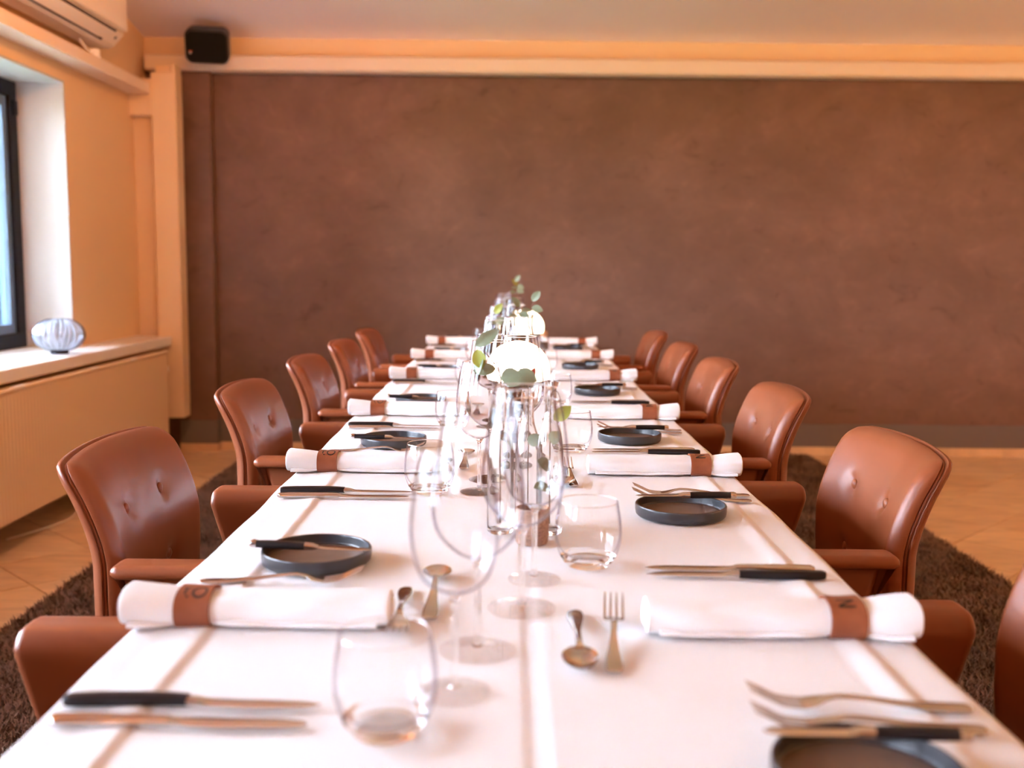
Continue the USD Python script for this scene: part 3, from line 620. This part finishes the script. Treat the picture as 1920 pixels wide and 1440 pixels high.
def make_tumbler(label, loc, rotz, group, rot):
    t = thing('water_tumbler', label, 'tumbler', loc, rotz, group)
    H = 0.088
    ks = np.array([(0.0275, 0.0), (0.0305, 0.0025), (0.0385, 0.015), (0.0440, 0.033), (0.0448, 0.050), (0.0430, 0.068), (0.0395, H)])
    cu = bez(np.column_stack([ks, np.zeros(len(ks))]), 7)[:, :2]
    inn = bez(np.column_stack([np.array([(0.0001, 0.0125), (0.018, 0.0125), (0.030, 0.0150), (0.0380, 0.0230), (0.0424, 0.036), (0.0434, 0.050), (0.0417, 0.068), (0.0384, H)]), np.zeros(8)]), 7)[:, :2]
    w0 = [q_ for q_ in cu.tolist() if q_[1] >= 0.0125]; i0 = [q_ for q_ in inn.tolist() if q_[0] > 0.029]
    bd = obj('wall', lathe(w0 + [(0.0392, H + 0.0007)], 80), 'glass_bowl_outside', t, smooth=50)
    obj('wall_lining', lathe([(0.0392, H + 0.0007), (0.0387, H + 0.0007)] + i0[::-1], 80), 'glass_bowl_inside', bd, smooth=50)
    obj('rim', lathe([(0.0391 + 0.0006 * math.cos(a), H + 0.0007 * math.sin(a)) for a in np.linspace(0, 2 * math.pi, 9)], 80), 'glass_solid', t, smooth=True)
    obj('base', lathe([(0, 0.0012), (0.024, 0.0008)] + [q_ for q_ in cu.tolist() if q_[1] < 0.0125] + [w0[0], (i0[0][0], i0[0][1])] + [q_ for q_ in inn.tolist() if q_[0] < 0.029][::-1], 80), 'glass_solid', t, smooth=50)
    return t

# settings: measured napkin, plate, knife ... positions along the table
NAPL = [1.114, 1.970, 2.730, 3.640, 4.445, 5.283]; NAPR = [1.098, 1.968, 2.700, 3.620, 4.489, 5.292]
PLL = [1.348, 2.266, 2.967, 3.890, 4.700, 5.515]; PLR = [0.752, 1.628, 2.348, 3.234, 4.040, 4.930]
KNL = [0.872, 1.750, 2.505, 3.470, 4.275, 5.100]; KNR = [1.306, 2.192, 3.000, 3.880, 4.720, 5.540]
qq = random.Random(11)
j = lambda a: (qq.random() - 0.5) * 2 * a
for side in ('left', 'right'):
    R_ = side == 'right'; s = 1 if R_ else -1
    rz = 0 if R_ else 180                           # local +x points to the table's edge
    for k in range(6):
        W = '%s place from the camera on the %s' % (ORD[k], side)
        yn = (NAPR if R_ else NAPL)[k]
        x_in = 0.158 if R_ else -0.132
        jz = j(1.2)
        nl = (x_in + j(0.004), yn, ZC)
        place('napkin', make_napkin, 'rolled white cloth napkin, %s' % W, nl, rz + jz, 'rolled napkins')
        ca, sa = math.cos(math.radians(rz + jz)), math.sin(math.radians(rz + jz))
        place('ring' + side, make_ring('N' if R_ else 'IO', math.pi / 2 if R_ else 0), 'brown leather napkin ring printed in black, %s' % W, (nl[0] + ca * RING_X, nl[1] + sa * RING_X, ZC), rz if k == 0 else rz + jz, 'leather napkin rings')
        yp = (PLR if R_ else PLL)[k]; xp = 0.280 if R_ else -0.258
        place('plate', make_plate, 'small black side plate with upright rim, %s' % W, (xp, yp, ZC), 40 * k + (13 if R_ else 0), 'black side plates')
        d = 1 if R_ else -1                          # towards the napkin
        hx = 0.374 if R_ else -0.350                 # butter knife across the plate, handle outwards
        place('butter', make_butter_knife, 'small knife lying across the black plate, %s' % W, (hx + j(0.004), yp + d * 0.040 if k or R_ else yp - 0.002, ZC + 0.0203 - 0.0008), (180 if R_ else 0) + (j(3) if R_ else -8 + j(4)), 'plate knives')
        F = 'dinner fork'
        place('fork', make_fork(0.205, 0.014, False), 'steel dinner fork beside the black plate, %s' % W, ((0.418 if R_ else -0.386), yp + d * 0.098, ZC), (180 if R_ else 0) + j(1.5), 'dinner forks by the plates')
        if R_: place('fork', make_fork(0.205, 0.014, False), 'outer dinner fork nearer the napkin, %s' % W, (0.424, yp + 0.142, ZC), 180 + j(1.5), 'outer dinner forks on the right')
        yk = (KNR if R_ else KNL)[k]
        place('steak', make_steak_knife, 'black-handled steak knife, %s' % W, ((0.412 if R_ else -0.400), yk + (-0.016 if R_ else 0.017), ZC), (180 if R_ else 0) + j(1), 'black-handled steak knives')
        place('tknife', make_table_knife, 'all-steel table knife beside the steak knife, %s' % W, ((0.406 if R_ else -0.396), yk + (0.014 if R_ else -0.021), ZC), (180 if R_ else 0) + (-1.5 if R_ else 0) + j(1), 'steel table knives')
        # dessert cutlery, tumbler and glasses at the head of the place
        yc = NAPR[k] * 0.5 + NAPL[k] * 0.5
        if R_:
            place('dfork', make_fork(0.195, 0.013, True), 'dessert fork with far-pointing tines, %s' % W, (0.106 + 0.014 * (k > 0), yc - 0.135, ZC), 86 + j(2) + (4 if k else 0), 'dessert forks')
            place('dspoon', make_spoon, 'dessert spoon beside the dessert fork, %s' % W, (0.078 + 0.03 * (k > 0), yc + 0.045, ZC), 268 + j(2), 'dessert spoons')
        else:
            place('dfork', make_fork(0.195, 0.013, True), 'dessert fork with near-pointing tines, %s' % W, (-0.125, yc + 0.125, ZC), 272 + j(2), 'dessert forks')
            place('dspoon', make_spoon, 'dessert spoon beside the dessert fork, %s' % W, (-0.088, yc + 0.015, ZC), 90 + j(3), 'dessert spoons')
        place('tumbler', make_tumbler, 'round clear water tumbler, %s' % W, (0.108 + 0.03 * (k > 0) if R_ else (-0.104 - 0.036 * (k > 0)), yc + (0.240 if R_ else (-0.262 if k == 0 else -0.185)), ZC), 0, 'water tumblers')
        place('white', make_stem_glass('white_wine'), 'smaller clear wine glass, %s' % W, ((0.034 if R_ else -0.049) + j(0.004) * (k > 0), yc + (0.172 if R_ else -0.180), ZC), 0, 'smaller wine glasses')
        place('red', make_stem_glass('red_wine'), 'large clear wine glass, %s' % W, ((0.017 if R_ else -0.031) + j(0.004) * (k > 0), yc + (0.060 if R_ else -0.074), ZC), 0, 'large wine glasses')

# ------------------------------------------------------------------ centrepieces
def bottle_maker(H):
    def f(label, loc, rotz, group, rot):
        t = thing('bud_bottle', label, 'bottle', loc, rotz, group)
        out = [(0.0, 0.001), (0.017, 0.0), (0.0195, 0.003), (0.020, 0.012), (0.020, H * 0.55), (0.0165, H * 0.66), (0.0095, H * 0.76), (0.0082, H * 0.82), (0.0082, H * 0.955), (0.0105, H * 0.965), (0.0105, H)]
        inn = [(0.0072, H), (0.0064, H * 0.82), (0.0078, H * 0.765), (0.0148, H * 0.66), (0.0182, H * 0.55), (0.0182, 0.012), (0.016, 0.007), (0.0, 0.006)]
        obj('bottle_body', lathe(out + inn, 40), 'glass_solid', t, smooth=40)
        return t
    return f
def leaf_mesh(L, W, fold=0.25, curl=0.15):
    nu, nv = 9, 5; top = []
    for i in range(nu):
        u = i / (nu - 1); w = W * (math.sin(math.pi * min(1, 0.04 + 0.96 * u)) ** 0.75 if 0 < i < nu - 1 else 0.03)
        for k in range(nv):
            t_ = (k / (nv - 1) - 0.5) * 2
            top.append((u * L, t_ * w, abs(t_) * w * fold - curl * L * u * u))
    v_ = np.array(top); f_ = []
    for i in range(nu - 1):
        for k in range(nv - 1):
            a = i * nv + k; f_ += [(a, a + 1, a + nv + 1), (a, a + nv + 1, a + nv)]
    f_ = np.array(f_); n_ = len(v_)
    return trimesh.Trimesh(np.vstack([v_ + [0, 0, 0.0003], v_ - [0, 0, 0.0003]]), np.vstack([f_, f_[:, ::-1] + n_]), process=False)
def aim(m, at, d, roll):
    d = np.array(d, float); d /= np.linalg.norm(d); up = np.array([0, -0.85, 0.5]); y = np.cross(up, d)
    y /= np.linalg.norm(y) + 1e-9; z = np.cross(d, y)
    c, s = math.cos(roll), math.sin(roll); y, z = c * y + s * z, -s * y + c * z
    M = np.eye(4); M[:3, 0], M[:3, 1], M[:3, 2], M[:3, 3] = d, y, z, at; m = m.copy(); m.apply_transform(M); return m
def sprig(label, base, pts, leaves, group=None):
    t = thing('eucalyptus_sprig', label, 'plant', base, 0, group)
    b0 = np.array(base); c = bez(np.array(pts) - b0, 10)
    obj('stem', tube(c, np.linspace(0.0013, 0.0006, len(c)), 6), 'twig', t, smooth=True)
    for at, d, L, W, roll, m in leaves:
        obj('leaf', aim(leaf_mesh(L, W), np.array(at) - b0, d, roll), m, t, smooth=60)
E_, Y_, RD = 'eucalyptus_leaf', 'yellow_leaf', 'red_leaf'
CL = [(1.515, [(-0.012, 0.0, 'left'), (0.030, 0.045, 'middle'), (0.062, -0.002, 'right')], 'nearest'), (3.20, [(-0.036, 0.0, 'left'), (0.018, 0.03, 'middle'), (0.064, -0.01, 'right')], 'middle'), (4.87, [(-0.022, 0.0, 'left'), (0.022, 0.03, 'middle'), (0.052, -0.02, 'right')], 'farthest')]
for ci, (y0, bs, nm) in enumerate(CL):
    for bi, (bx, dy, pn) in enumerate(bs):
        H = (0.252, 0.236, 0.262)[(bi + ci) % 3]
        if ci == 0: H *= 0.88
        place('bottle%d' % round(H * 1000), bottle_maker(H), 'clear narrow-necked bud bottle, %s of three in the %s centrepiece' % (pn, nm), (bx, y0 + dy, ZC), 0, 'bud bottles')
pot = thing('speckled_cup', 'small brown speckled ceramic cup on the cloth behind the nearest wine glasses', 'cup', (0.035, 1.455, ZC))
obj('cup_body', lathe([(0, 0), (0.0215, 0), (0.0235, 0.003), (0.0245, 0.03), (0.0245, 0.052), (0.0225, 0.053), (0.0215, 0.050), (0.021, 0.01), (0, 0.008)], 48), 'speckled_pot', pot, smooth=40)
zt = 0.97
sprig('tall eucalyptus sprig leaning left out of the nearest bud bottles', (-0.012, 1.515, ZC + 0.01), [(-0.012, 1.515, 0.765), (-0.013, 1.514, 0.90), (-0.013, 1.512, 0.985), (-0.028, 1.50, 1.015), (-0.045, 1.49, 1.034)],
      [((-0.050, 1.49, 1.034), (0.80, -0.1, 0.62), 0.042, 0.0095, 0.2, E_), ((-0.048, 1.488, 1.030), (0.25, -0.2, -0.95), 0.030, 0.0105, 0.3, Y_), ((-0.020, 1.505, 1.000), (-0.98, -0.2, -0.05), 0.034, 0.0095, -0.2, E_),
       ((-0.013, 1.51, 0.985), (0.9, -0.3, 0.25), 0.032, 0.0125, 0.1, E_), ((-0.040, 1.49, 1.020), (-0.3, -0.2, -0.9), 0.028, 0.010, 0.8, E_)])
sprig('eucalyptus sprig with broad leaves in the middle nearest bottle', (0.030, 1.56, ZC + 0.01), [(0.030, 1.56, 0.765), (0.030, 1.56, 0.90), (0.029, 1.558, 0.965), (0.022, 1.54, 0.992), (0.010, 1.53, 1.000)],
      [((0.010, 1.53, 0.992), (0.85, -0.3, -0.30), 0.034, 0.0125, 0.3, E_), ((0.022, 1.54, 0.985), (-0.8, -0.3, -0.35), 0.030, 0.0105, 0.1, E_), ((0.026, 1.55, 0.975), (0.5, -0.2, 0.8), 0.026, 0.006, 0.6, RD), ((0.030, 1.56, 0.88), (0.6, -0.5, 0.4), 0.028, 0.010, 0.4, E_)])
sprig('short yellow-green eucalyptus sprig at the right of the nearest bottles', (0.062, 1.513, ZC + 0.01), [(0.062, 1.513, 0.765), (0.062, 1.512, 0.86), (0.062, 1.51, 0.955), (0.070, 1.50, 0.968), (0.076, 1.495, 0.955)],
      [((0.066, 1.50, 0.925), (0.62, -0.1, 0.50), 0.033, 0.0105, 0.5, Y_), ((0.062, 1.512, 0.85), (-0.5, -0.6, 0.5), 0.030, 0.011, 0.2, E_), ((0.062, 1.512, 0.82), (-0.7, -0.5, 0.2), 0.028, 0.012, 0.5, E_), ((0.062, 1.512, 0.89), (0.4, -0.6, 0.6), 0.026, 0.010, 0.2, E_)])
for ci, bi in ((1, 0), (1, 1), (1, 2), (2, 1), (2, 2)):
    y0, bs, nm = CL[ci]; bx, dy, pn = bs[bi]; bz = 0.98 + 0.02 * bi; yb = y0 + dy
    lx = (-0.03, 0.012, 0.004 if ci == 1 else -0.03)[bi]
    if (ci, bi) == (1, 0): lx = -0.012
    top = (bx + lx, yb - 0.02, bz + (0.06 if ci == 2 else 0.025))
    sprig('leafy sprig in the %s bud bottle of the %s centrepiece' % (pn, nm), (bx, yb, ZC + 0.01), [(bx, yb, 0.765), (bx, yb, 0.90), (bx, yb, bz), top],
          [(top, (0.5 * (-1) ** bi, -0.3, 0.7), 0.040, 0.012, 0.2, (Y_, E_, E_)[bi] if ci == 1 else (E_, Y_, E_)[bi]), (tuple(np.array(top) - [lx * 0.3, 0, 0.02]), (0.9, -0.3, -0.2), 0.036, 0.012, 0.3, E_), (tuple(np.array(top) - [lx * 0.5, 0, 0.03]), (-0.8, -0.4, 0.1), 0.034, 0.012, 0.5, E_), ((bx, yb, 0.86), (0.6, -0.5, 0.5), 0.03, 0.011, 0.1, E_)])
def make_lamp(label, loc, rotz, group, rot):
    t = thing('table_lamp', label, 'lamp', loc, rotz, group)
    obj('base', lathe([(0, 0), (0.048, 0), (0.05, 0.003), (0.05, 0.008), (0.047, 0.012), (0.012, 0.016), (0, 0.016)], 64), 'lamp_metal', t)
    obj('stem', lathe([(0, 0.014), (0.010, 0.014), (0.007, 0.03), (0.007, 0.10), (0.012, 0.125), (0.0, 0.128)], 32), 'lamp_metal', t, smooth=50)
    obj('collar', lathe([(0.0, 0.120), (0.034, 0.121), (0.058, 0.130), (0.062, 0.140), (0.060, 0.147), (0.0, 0.147)], 64), 'lamp_metal', t, smooth=50)
    a = np.linspace(-0.38, math.pi / 2, 26)
    outp = [(0.0735 * math.cos(x_), 0.162 + 0.068 * math.sin(x_)) for x_ in a]; outp[-1] = (0, 0.230)
    obj('shade', lathe([(0.0, 0.1475), (0.060, 0.1475), (0.064, 0.1400)] + outp[1:], 72), 'lamp_opal', t, smooth=60)
    return t
place('lamp', make_lamp, 'lit table lamp with glowing opal dome, nearer of the two on the table', (0.020, 2.35, ZC), 0, 'dome table lamps')
place('lamp', make_lamp, 'lit table lamp with glowing opal dome, farther of the two on the table', (0.062, 4.05, ZC), 0, 'dome table lamps')
def shaker(label, x, y, fill, lid):
    t = thing('spice_jar', label, 'shaker', (x, y, ZC))
    obj('jar', lathe([(0, 0), (0.019, 0), (0.021, 0.003), (0.021, 0.070), (0.016, 0.080), (0.014, 0.080), (0.0185, 0.069), (0.0185, 0.005), (0, 0.005)], 36), 'glass_solid', t, smooth=40)
    obj('contents', lathe([(0, 0.0055), (0.018, 0.0055), (0.018, 0.055), (0, 0.058)], 30), fill, t, smooth=40)
    obj('lid', lathe([(0, 0.079), (0.0165, 0.079), (0.0165, 0.099), (0.014, 0.104), (0, 0.106)], 36), lid, t, smooth=40)
shaker('small glass jar with a pinkish top left of the far bud bottles', -0.068, 4.72, 'pink_salt', 'pink_salt')
shaker('small glass jar with a brown top right of the far bud bottles', 0.158, 4.72, 'peppercorn', 'cork')

# ------------------------------------------------------------------ left wall: radiator, valve, vase, air conditioner
rad = thing('panel_radiator', 'long cream panel radiator with fine vertical ribs below the window sill', 'radiator', (0, 0, 0))
RY0, RY1 = 2.95, 5.79
yy = np.arange(RY0, RY1 + 1e-6, 0.00475); xx = -1.941 + 0.0016 * np.cos((yy - RY0) / 0.0285 * 2 * np.pi)
pf = Polygon(list(zip(xx, yy)) + [(-1.975, RY1), (-1.975, RY0)])
obj('front_panel', T(trimesh.creation.extrude_polygon(pf, 0.508, engine='earcut'), z=0.140), 'radiator_enamel', rad, smooth=40)
obj('back_panel', RB(-2.05, -2.03, RY0, RY1, 0.15, 0.64, 0.004), 'radiator_enamel', rad)
for y0 in (RY0, RY1 - 0.006): obj('side_panel', RB(-2.052, -1.942, y0, y0 + 0.006, 0.150, 0.648, 0.002), 'radiator_enamel', rad)
tg = [RB(-2.05, -1.940, RY0, RY1, 0.645, 0.652, 0.003), RB(-1.958, -1.936, RY0, RY1, 0.643, 0.660, 0.006)]
obj('top_grille', cat(tg), 'radiator_enamel', rad, smooth=40)
for y0 in (3.98, 4.72, 5.22): obj('clip', RB(-1.957, -1.9345, y0, y0 + 0.09, 0.650, 0.6635, 0.004), 'white_plastic', rad, smooth=40)
vl = thing('radiator_valve', 'round white thermostat knob at the far end of the radiator', 'valve', (-1.985, 5.86, 0.545))
obj('knob', T(lathe([(0, -0.035), (0.020, -0.035), (0.024, -0.03), (0.026, 0.0), (0.024, 0.03), (0.019, 0.034), (0, 0.034)], 32), rx=math.pi / 2), 'white_plastic', vl, smooth=40)
obj('pipe', tube([(0, 0.0, -0.02), (0, 0.0, -0.2), (0, 0.0, -0.545)], 0.009, 12), 'cream_paint', vl, smooth=50)
obj('valve_body', T(lathe([(0, -0.075), (0.012, -0.075), (0.012, 0.02), (0, 0.02)], 20), rx=-math.pi / 2, z=-0.01), 'white_plastic', vl, smooth=40)
cb = thing('socket_block', 'small white socket block with a thin cable on the floor under the radiator', 'socket', (-2.02, 4.85, 0.0))
obj('block', RB(-0.03, 0.03, -0.08, 0.08, 0.0, 0.05, 0.006), 'white_plastic', cb)
obj('cable', tube(bez([(0.0, -0.08, 0.02), (0.02, -0.2, 0.008), (0.05, -0.36, 0.006), (0.0, -0.55, 0.006), (-0.06, -0.7, 0.006)], 10), 0.004, 8), 'white_plastic', cb, smooth=True)
vs = thing('glass_vase', 'round smoky glass vase with white vertical stripes on the window sill', 'vase', (-2.105, 4.78, 0.7262))
ell = lambda th, r, h: (r * math.cos(th) ** 0.9 if math.cos(th) > 0 else 0, 0.088 + h * math.sin(th))
op = [(0, 0.0), (0.036, 0.0), (0.038, 0.006), (0.034, 0.012)] + [ell(t, 0.117, 0.080) for t in np.linspace(-1.22, 1.18, 26)]
obj('body', lathe(op + [(r - 0.003, z) for r, z in op[:3:-1]] + [(0.03, 0.0145), (0, 0.0145)], 72), 'smoke_glass', vs, smooth=50)
for k in range(26):
    a = 2 * math.pi * k / 26 + 0.05 * math.sin(k * 5)
    arc = [(ell(t, 0.1055, 0.0735)[0], ell(t, 0.1055, 0.0735)[1]) for t in np.linspace(-1.18, 1.16, 18)]
    obj('stripe', tube([(r * math.cos(a + 0.10 * math.sin(z * 20 + k)), r * math.sin(a + 0.10 * math.sin(z * 20 + k)), z) for r, z in arc], [0.002 + 0.0068 * math.sin(math.pi * i / 17) * (0.7 + 0.3 * math.sin(k * 3)) for i in range(18)], 6), 'rib_glass', vs, smooth=True)
obj('foot', lathe([(0, 0.0), (0.0385, 0.0), (0.0405, 0.004), (0.0395, 0.011), (0.037, 0.012), (0, 0.005)], 48), 'dark_foot', vs)
AY0, AY1 = 4.1, 5.40
ac = thing('air_conditioner', 'cream wall air conditioner above the window, seen from below', 'air conditioner', (0, 0, 0))
def prism_y(pts, y0, y1):
    m = trimesh.creation.extrude_polygon(Polygon(pts), y1 - y0, engine='earcut'); v_ = m.vertices.copy(); m.vertices = np.column_stack([v_[:, 0], y0 + v_[:, 2], v_[:, 1]]); m.fix_normals(); return m
obj('casing', prism_y(Polygon([(-2.199, 2.262), (-2.150, 2.236), (-2.065, 2.238), (-2.035, 2.252), (-1.985, 2.304), (-1.985, 2.56), (-2.199, 2.575)]).buffer(-0.008).buffer(0.008).exterior.coords[:-1], AY0, AY1), 'white_plastic', ac, smooth=30)
obj('front_cover', prism_y(Polygon([(-1.984, 2.330), (-1.972, 2.316), (-1.966, 2.330), (-1.966, 2.560), (-1.984, 2.565)]).buffer(-0.003).buffer(0.003).exterior.coords[:-1], AY0, AY1), 'white_plastic', ac, smooth=30)
ang = math.atan2(2.304 - 2.252, 0.05)
obj('louver', T(RB(-0.030, 0.032, AY0 + 0.05 - AY1, -0.20, -0.002, 0.003, 0.002), x=-2.013, y=AY1, z=2.2755, ry=-ang), 'white_plastic', ac)
for dx, e in ((-0.036, 0.16), (0.036, 0.10)): obj('slot', T(B(-0.006, 0.006, AY0 + 0.05 - AY1, -e, -0.0012, 0.0012), x=-2.0105 + dx * math.cos(ang), y=AY1, z=2.278 + dx * math.sin(ang), ry=-ang), 'dark_slot', ac, smooth=False)
obj('sensor_hole', T(B(-0.007, 0.007, -0.010, 0.010, -0.0012, 0.0012), x=-2.008, y=AY1 - 0.055, z=2.2805, ry=-ang), 'dark_slot', ac, smooth=False)
dr = thing('drain_elbow', 'white drain elbow resting on the wall beam below the air conditioner', 'pipe', (-2.104, 5.31, 2.1752))
obj('elbow', cat([lathe([(0, 0), (0.027, 0), (0.030, 0.004), (0.030, 0.036), (0.024, 0.043), (0, 0.043)], 24), T(lathe([(0, 0), (0.014, 0), (0.014, 0.05), (0, 0.05)], 16), z=0.018, rx=math.pi / 2)]), 'bright_plastic', dr)
obj('hose', tube(bez([(0, -0.04, 0.02), (-0.005, -0.09, 0.03), (-0.01, -0.13, 0.05), (-0.01, -0.16, 0.07)], 8), 0.008, 10), 'bright_plastic', dr, smooth=True)

# loudspeaker on the cornice
sp = thing('loudspeaker', 'black rounded loudspeaker mounted over the cornice in the left corner', 'speaker', (-1.745, 6.05, 2.395), rot=(19, 0, 11))
def rr_prism(w, h, r, y0, y1, bev):
    pg = sbox(-w, -h, w, h).buffer(-r).buffer(r, 16); secs = []
    for y, ins in ((y0, bev), (y0 + bev * 0.3, bev * 0.3), (y0 + bev, 0), (y1 - bev, 0), (y1, bev)):
        c = resample(pg.buffer(-ins) if ins else pg, 80, (w, 0)); secs.append(np.column_stack([c[:, 0], np.full(80, y), c[:, 1]]))
    return loft(secs)
obj('cabinet', rr_prism(0.120, 0.094, 0.042, -0.075, 0.09, 0.012), 'black_plastic', sp, smooth=50)
obj('grille', rr_prism(0.110, 0.083, 0.036, -0.082, -0.070, 0.004), 'grille_black', sp, smooth=50)
obj('badge', cat([RB(-0.097, -0.084, -0.0845, -0.081, -0.041, -0.030, 0.001)]), 'badge_silver', sp)
obj('badge_stripe', RB(-0.098, -0.080, -0.0845, -0.081, -0.028, -0.024, 0.001), 'badge_orange', sp)
obj('bracket', RB(-0.02, 0.02, 0.08, 0.25, -0.015, 0.015, 0.004), 'black_plastic', sp)
